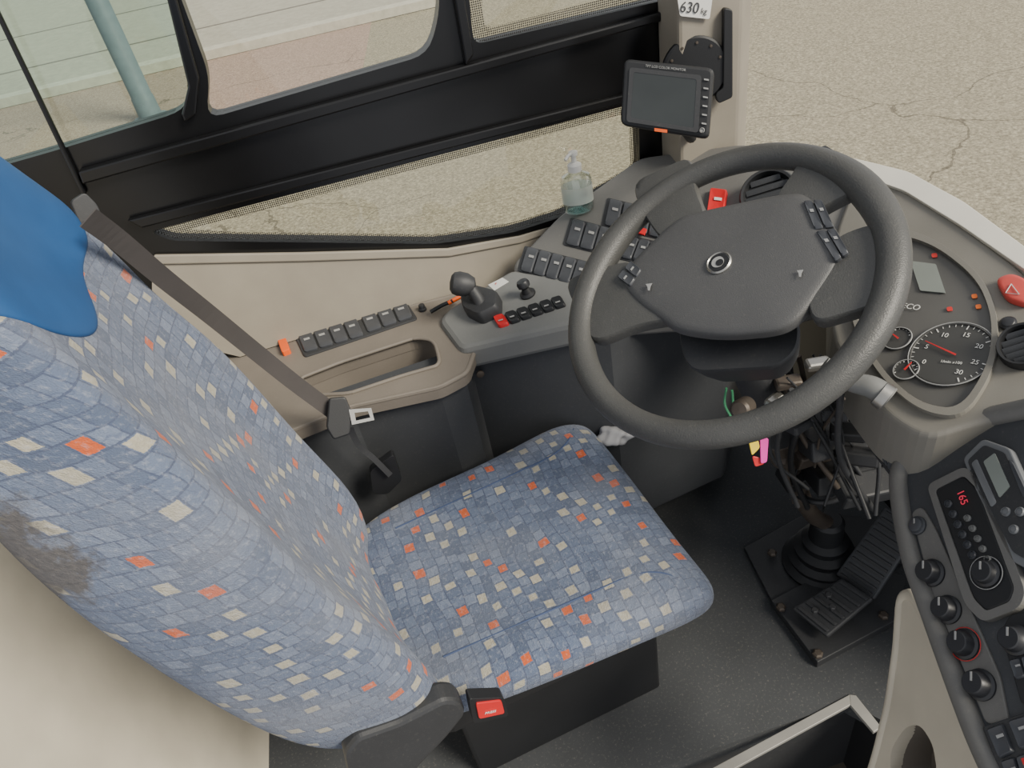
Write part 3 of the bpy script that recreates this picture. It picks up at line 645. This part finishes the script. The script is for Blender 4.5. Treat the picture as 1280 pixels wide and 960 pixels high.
le=[hit(u,v,PF,-.006) for u,v in lowo]; tube("lower_panel_edge",le+[le[0]],.010,'beige',cc,k=0,seg=10)
well("pocket_liner",[hit(u,v,PF,-.002) for u,v in lowh],PF[1],.06,'pocket',cc,.8)
# ================================================================ STEERING WHEEL (plane fitted to the photo)
R0,RM=.2345,.0235
tt=np.linspace(0,2*np.pi,120,endpoint=False)
XCa,YDa,FWa,CA=[np.array(v[:]) for v in (XC,YD,fwd,CAM)]
def ext(p):
    c=np.array(p[:3]); n=np.array([-math.sin(p[3]),math.sin(p[4]),0.0]); n[2]=math.sqrt(max(.05,1-n[0]**2-n[1]**2)); n/=np.linalg.norm(n)
    a=np.cross(n,[0,1,0]); a/=np.linalg.norm(a); b=np.cross(n,a)
    Pn=c+(R0+RM)*(np.outer(np.cos(tt),a)+np.outer(np.sin(tt),b))-CA
    z=Pn@FWa; u=640+F*(Pn@XCa)/z; v=480+F*(Pn@YDa)/z
    i,j,k,l=u.argmin(),u.argmax(),v.argmin(),v.argmax()
    return n,(u[i],v[i],u[j],v[j],v[k],u[k],v[l],u[l])
tgt=np.array([711,425,1141,318,182,985,561,885.]); wt=np.array([1,.3,1,.3,1,.3,1,.3])
rs=np.random.RandomState(1); best=[.46,.9,1.03,.4,-.1]
def cost(p): return float(np.sum((wt*(np.array(ext(p)[1])-tgt))**2))
bc=cost(best); st=.08
for it in range(9000):
    q=[x+rs.randn()*st for x in best]; e=cost(q)
    if e<bc: best,bc=q,e
    if it%600==599: st*=.62
nW=V(ext(best)[0]); CW=V(best[:3])
PWh=(CW,nW)
sw=thing("steering_wheel","dark grey four-spoke steering wheel with central emblem","steering wheel",CW)
xw=hit(1040,295,PWh)-hit(800,345,PWh)
def rf(t):
    t=math.degrees(t)%360; w=0
    for c0_ in (28,152): w=max(w,math.exp(-((t-c0_)/16)**2))
    return .90+.10*w+ .03*math.cos(math.radians(t*2))
torus("wheel_rim",CW,nW,R0,RM,'wheel',sw,seg=96,rs=18,rf=rf,x0=xw)
SP=[(1,-.010),(1,.002),(.985,.007),(.95,.010),(.8,.011)]
for pix in ([(836,312),(888,276),(872,242),(868,196),(790,232),(806,272)],[(795,326),(850,402),(800,410),(742,434),(706,352),(752,338)],[(972,264),(1018,272),(1050,254),(1084,238),(1016,178),(992,222),(974,246)],[(1046,300),(1080,286),(1132,276),(1132,372),(1092,388),(1016,410),(1006,350)]):
    pdome("spoke",pix,PWh,.010,.010,'wheel',sw,off=-.004,r=20,prof=SP)
hubp=rnd([(776,352),(800,324),(850,276),(880,268),(982,247),(1010,246),(1034,270),(1060,312),(1042,348),(1002,404),(975,419),(905,425),(850,418),(830,404),(796,380)],28,7)
hub=pdome("hub_pad",hubp,PWh,.018,.02,'hub',sw,off=-.004,prof=[(1.0,-.004),(1.0,.007),(.99,.0105),(.965,.0135),(.90,.0155),(.7,.018),(.4,.019)])
PH=(CW+nW*.015,nW)
ec=hit(899,329,PH,0)
lathe("emblem",ec,nW,[(.0195,-.002),(.0195,.002),(.0175,.004),(.016,.002),(0,.002)],'metal',hub,label="round chrome emblem")
lathe("emblem_centre",ec,nW,[(.0155,.001),(.0155,.0028),(0,.0034)],'darker',hub)
xh=(hit(950,320,PH)-ec).normalized(); yh=nW.cross(xh)
lathe("emblem_mark",ec-xh*.001,nW,[(.0095,.003),(.0095,.0042),(0,.0044)],'greymark',hub,seg=24)
lathe("emblem_cutout",ec+xh*.0025-yh*.002,nW,[(.0058,.004),(.0058,.0050),(0,.0052)],'darker',hub,seg=24)
row(hub,[(1004,252),(1028,250),(1044,284),(1018,288)],PH,2,h=.004,off=-.004,mat='switch',name="wheel_button")
row(hub,[(1020,290),(1045,286),(1062,316),(1044,328)],PH,2,h=.004,off=-.004,mat='switch',name="wheel_button")
row(hub,[(772,348),(790,326),(804,338),(788,360)],PH,2,h=.005,off=-.005,mat='switch',name="wheel_button")
for u,v in [(812,357),(1001,340)]:
    pp("horn_symbol",[(u-5,v-2),(u+3,v-3),(u+1,v+1),(u,v+6),(u-2,v+6),(u-3,v+1)],PH,.0006,'greymark',hub,off=.0025)
# ================================================================ STEERING COLUMN
foot=V((.80,.985,.06))
col=thing("steering_column","exposed greasy steering column with wiring and floor boot","steering column",(.80,.985,0))
top=CW-nW*.03; d=(foot-top)
pdome("column_shroud",rnd([(846,400),(1000,396),(998,436),(972,458),(866,464),(852,444)],18,6),(CW-nW*.045,nW),.0,.03,'dark',col,prof=[(.75,-.06),(.9,-.035),(.98,-.012),(1,-.004),(.97,0),(.8,.0)],label="dark column shroud")
tube("column_tube",[top,top+d*.15,top+d*.42],[.045,.038,.034],'dark',col,seg=18)
tube("column_shaft",[top+d*.40,top+d*.75,foot+Z*.10],[.020,.019,.019],'iron',col,k=4,seg=12)
m=top+d*.42; ax=d.normalized()
lathe("universal_joint",m,ax,[(.02,-.01),(.036,0),(.036,.03),(.024,.035),(.024,.055),(.034,.06),(.034,.085),(.02,.09)],'iron',col,seg=16)
lathe("floor_boot",V((.80,.985,.0)),Z,[(.092,0),(.095,.02),(.078,.03),(.082,.045),(.066,.055),(.070,.075),(.052,.085),(.055,.105),(.040,.115),(.038,.17),(.03,.18)],'darker',col,seg=28,label="black ribbed rubber boot")
P3=hz
tube("stalk",[P3(1030,455,.88),P3(1062,476,.86),P3(1090,484,.86),P3(1112,498,.85)],[.012,.015,.017,.018],'module',col,seg=16,label="pale ignition stalk")
lathe("stalk_end",P3(1106,496,.852),P3(1114,500,.848)-P3(1090,484,.86),[(.020,-.01),(.021,.004),(.014,.006),(0,.004)],'metal',col,seg=20)
lathe("ignition_lock",P3(925,512,.83),V((-.6,-.5,.4)),[(.016,-.03),(.016,0),(.012,.004),(0,.005)],'iron',col)
random.seed(3)
for i in range(26):
    u0,v0=random.uniform(965,1060),random.uniform(440,500); u1,v1=random.uniform(985,1100),random.uniform(560,650)
    z0,z1=random.uniform(.72,.85),random.uniform(.3,.55)
    mid=P3((u0+u1)/2+random.uniform(-30,30),(v0+v1)/2+random.uniform(-12,20),(z0+z1)/2)
    tube("cable",[P3(u0,v0,z0),mid,P3(u1,v1,z1)],random.uniform(.002,.006),random.choice(['darker','darker','dark','iron','dark']),col,seg=8)
for u,v,z,s,mm in [(985,478,.80,.022,'iron'),(1012,492,.78,.028,'iron'),(1035,515,.72,.03,'dark'),(1060,540,.66,.03,'darker'),(1000,530,.7,.025,'dark'),(1072,570,.6,.035,'darker'),(1022,455,.83,.02,'metal'),(1045,480,.79,.018,'metal'),(968,500,.78,.018,'metal'),(1050,590,.5,.06,'darker'),(1020,560,.55,.05,'iron'),(1080,610,.5,.05,'dark'),(1040,550,.6,.055,'dark'),(1005,590,.45,.05,'darker')]:
    q=P3(u,v,z); rr=Matrix.Rotation(random.uniform(-.7,.7),3,'Z')@Matrix.Rotation(random.uniform(-.6,.6),3,'X')
    box("column_bracket",q,(s,s*.55,s*.4),mm,col,ax=(rr@V((1,0,0)),rr@V((0,1,0)),rr@V((0,0,1))),bevel=.005)
torus("reservoir_ring",P3(1025,590,.40),V((-.3,-.2,1)),.070,.008,'darker',col,seg=40,rs=8)
for cc_ in ([(908,485,.83),(906,505,.80),(914,522,.78)],[(915,488,.83),(918,510,.79),(930,520,.77)]):
    tube("cable",[P3(*q) for q in cc_],.002,'greentag',col,seg=6)
kr=thing("key_ring","ignition keys with pink and yellow plastic tags","keys",P3(935,525,.78))
torus("ring",P3(938,535,.76),V((0,-1,.3)),.012,.001,'metal',kr,seg=24,rs=6)
PKy=mkplane(P3(938,560,.72),(-.2,-1,.5))
pp("key_tag",[(950,546),(961,548),(959,578),(951,580)],PKy,.003,'pinktag',kr,bevel=.001,r=3,label="pink key tag")
pp("key_tag",[(936,552),(948,550),(950,560),(940,570)],PKy,.003,'yellowtag',kr,off=.004,bevel=.001,r=3,label="yellow key tag")
pp("key_tag",[(940,570),(950,572),(956,580),(944,584)],PKy,.003,'red',kr,off=-.004,bevel=.001,r=3,label="red key tag")
pp("key",[(930,520),(938,522),(942,552),(936,554)],PKy,.002,'metal',kr,r=2)
# ================================================================ PEDALS
pd=thing("pedal_assembly","black floor pedals on a bolted dark metal plate","pedals",(.78,.86,0))
def fz(pix,z): return [hz(u,v,z) for u,v in pix]
prism("floor_plate",fz([(930,684),(1010,640),(1120,650),(1140,700),(965,752)],.012),Z,.012,'dark',pd,bevel=.002)
prism("mounting_plate",fz([(964,750),(1060,700),(1135,720),(1120,775),(1022,828)],.024),Z,.024,'dark',pd,bevel=.002)
for u,v in [(976,760),(1022,818),(965,692),(1104,770)]:
    lathe("bolt",hz(u,v,.024),Z,[(.012,0),(.012,.006),(.008,.009),(0,.009)],'iron',pd,seg=6)
def pedal(pix,z,name,nr=6,mat='darker'):
    P=[hz(u,v,zz) for (u,v),zz in zip(pix,z)]; n=(P[1]-P[0]).cross(P[3]-P[0]).normalized(); n=n if n.z>0 else -n
    o=prism(name,P,n,.014,mat,pd,bevel=.004)
    for i in range(nr):
        t=(i+.5)/nr; a=P[0].lerp(P[1],t); b=P[3].lerp(P[2],t); e=(P[1]-P[0]).normalized()*.004; a,b=a.lerp(b,.08),b.lerp(a,.08)
        prism("pedal_rib",[a-e+n*.004,b-e+n*.004,b+e+n*.004,a+e+n*.004],n,.005,'dark',o,bevel=.001)
    return o
pedal([(990,760),(1052,722),(1092,748),(1034,796)],[.06,.10,.10,.06],"brake_pedal",6,'dark')
pedal([(1044,718),(1106,634),(1150,662),(1092,750)],[.07,.23,.23,.07],"accelerator_pedal",12,'knee')
for u,v in [(1018,764),(1040,760),(1035,745)]:
    lathe("bolt",hz(u,v,.10),Z,[(.008,0),(.008,.006),(.006,.008),(0,.008)],'dark',pd,seg=6)
# ================================================================ MONITOR
mo=thing("monitor","black rear-view monitor with side buttons on the pillar","monitor",hy(835,165,1.42))
PMo=mkplane(hy(835,120,1.36),(-.42,-.8,.43))
body=pp("monitor_body",[(780,73),(893,85),(886,174),(775,156)],PMo,.03,'darker',mo,bevel=.006,r=9,seg=3)
pp("monitor_screen",[(792,90),(871,99),(867,160),(788,147)],PMo,.002,'screen',body,off=.0022,r=3,label="dark glossy screen")
holed("screen_bezel",[hit(u,v,PMo,.003) for u,v in rnd([(787,84),(877,94),(873,166),(783,152)],4)],[[hit(u,v,PMo,.003) for u,v in rnd([(792,90),(871,99),(867,160),(788,147)],3)]],PMo[1],.003,'dark',body)
for i in range(6):
    v=101+i*11; u=883-i*.6
    pp("monitor_button",[(u-3,v-3),(u+3,v-2),(u+3,v+0),(u-3,v-1)],PMo,.002,'greymark',body,off=.003)
knob(body,877.5,163,PMo,.004,.002,mat='greymark',off=.001,name="power_button",mark=False)
ptext("TFT LCD COLOR MONITOR",832,85,860,88,PMo,.0062,'greymark',body,off=.001)
pp("badge",[(818,160),(834,162),(834,166),(818,164)],PMo,.001,'orange',body,off=.0015,label="small orange badge")
tube("monitor_stem",[hit(835,130,PMo,-.03),V((.66,1.44,1.0)),V((.68,1.485,.98))],.012,'darker',mo)
PBk=mkplane((.74,1.475,1.1),(-.25,-1,.1))
br=thing("mirror_bracket","black round bracket plate fixed to the pillar","bracket",hit(872,85,PBk))
c=hit(868,88,PBk)
lathe("bracket_disc",c,PBk[1],[(.068,-.01),(.068,.004),(.064,.008),(0,.008)],'darker',br,seg=40)
for k in range(5):
    t=math.radians(20+k*32); e=V((1,0,.0)); e=(e-PBk[1]*e.dot(PBk[1])).normalized(); f=PBk[1].cross(e)
    f=f if f.z>0 else -f
    lathe("bolt",c+PBk[1]*.008+(e*math.cos(t)+f*math.sin(t))*.055,PBk[1],[(.003,0),(.003,.002),(0,.0025)],'iron',br,seg=8)
pp("bracket_arm",[(905,10),(916,12),(916,122),(898,130),(894,118),(904,110)],PBk,.02,'darker',br,off=.012,bevel=.003,r=4)
PL=mkplane((.70,1.485,1.3),(0,-1,0))
st=pp("weight_label",[(846,-8),(892,-12),(887,24),(850,20)],PL,.001,'white',None,off=.003,r=3,label="white weight label reading 630 kg on the pillar",cat="sticker")
ptext("630",862,10,874,11,PL,.028,'dark',st,off=.004)
ptext("kg",880,14,890,15,PL,.015,'dark',st,off=.004)
# ================================================================ BOTTLE
bb=hit(724,263,PC,.006)
bt=thing("sanitizer_bottle","clear pump bottle of sanitizer standing on the dashboard","bottle",bb)
kx=dict(sx=1.15,sy=.8,xd=(1,-.2,0))
lathe("bottle_body",bb,Z,[(.026,0),(.030,.003),(.031,.01),(.031,.078),(.028,.088),(.014,.096),(.013,.104)],'bottle',bt,**kx)
lathe("bottle_gel",bb+Z*.003,Z,[(.025,0),(.028,.004),(.028,.035),(0,.036)],'gel',bt,label="pale green gel",**kx)
lathe("bottle_label",bb+Z*.025,Z,[(.0316,0),(.0316,.04)],'blabel',bt,label="faded pale label",**kx)
lathe("pump_collar",bb+Z*.10,Z,[(.016,0),(.016,.014),(.010,.018),(.006,.02),(.006,.034),(.010,.036),(.010,.044),(0,.046)],'white',bt,label="white pump head")
tube("pump_spout",[bb+Z*.14,bb+V((-.012,-.008,.142)),bb+V((-.024,-.016,.136))],.004,'white',bt,seg=8)
# ================================================================ PLASTIC BAG
cB=hz(770,541,.43)
bm=bmesh.new(); bmesh.ops.create_icosphere(bm,subdivisions=4,radius=.034)
for v in bm.verts:
    v.co*=1+.22*math.sin(v.co.x*120+v.co.y*80)*math.cos(v.co.z*100)+.10*math.sin(v.co.x*260)*math.sin(v.co.y*240); v.co.z*=.6; v.co.x*=1.3; v.co+=cB
vs=[v.co.copy() for v in bm.verts]; fs=[[v.index for v in f.verts] for f in bm.faces]; bm.free()
mk("plastic_bag",vs,fs,'cloth',None,smooth=True,label="crumpled white plastic bag beside the seat",cat="bag")
# ================================================================ LIGHT
w=bpy.data.worlds.new("world"); bpy.context.scene.world=w; w.use_nodes=True
bg=w.node_tree.nodes["Background"]; bg.inputs[0].default_value=(.93,.95,1.0,1); bg.inputs[1].default_value=.82
sd=bpy.data.lights.new("sun",'SUN'); sd.energy=5.8; sd.angle=math.radians(22); sd.color=(1,.93,.80)
so=bpy.data.objects.new("sun",sd); bpy.context.collection.objects.link(so); so.location=(2,1,4)
so.rotation_euler=V((.55,-.52,.66)).to_track_quat('Z','Y').to_euler()
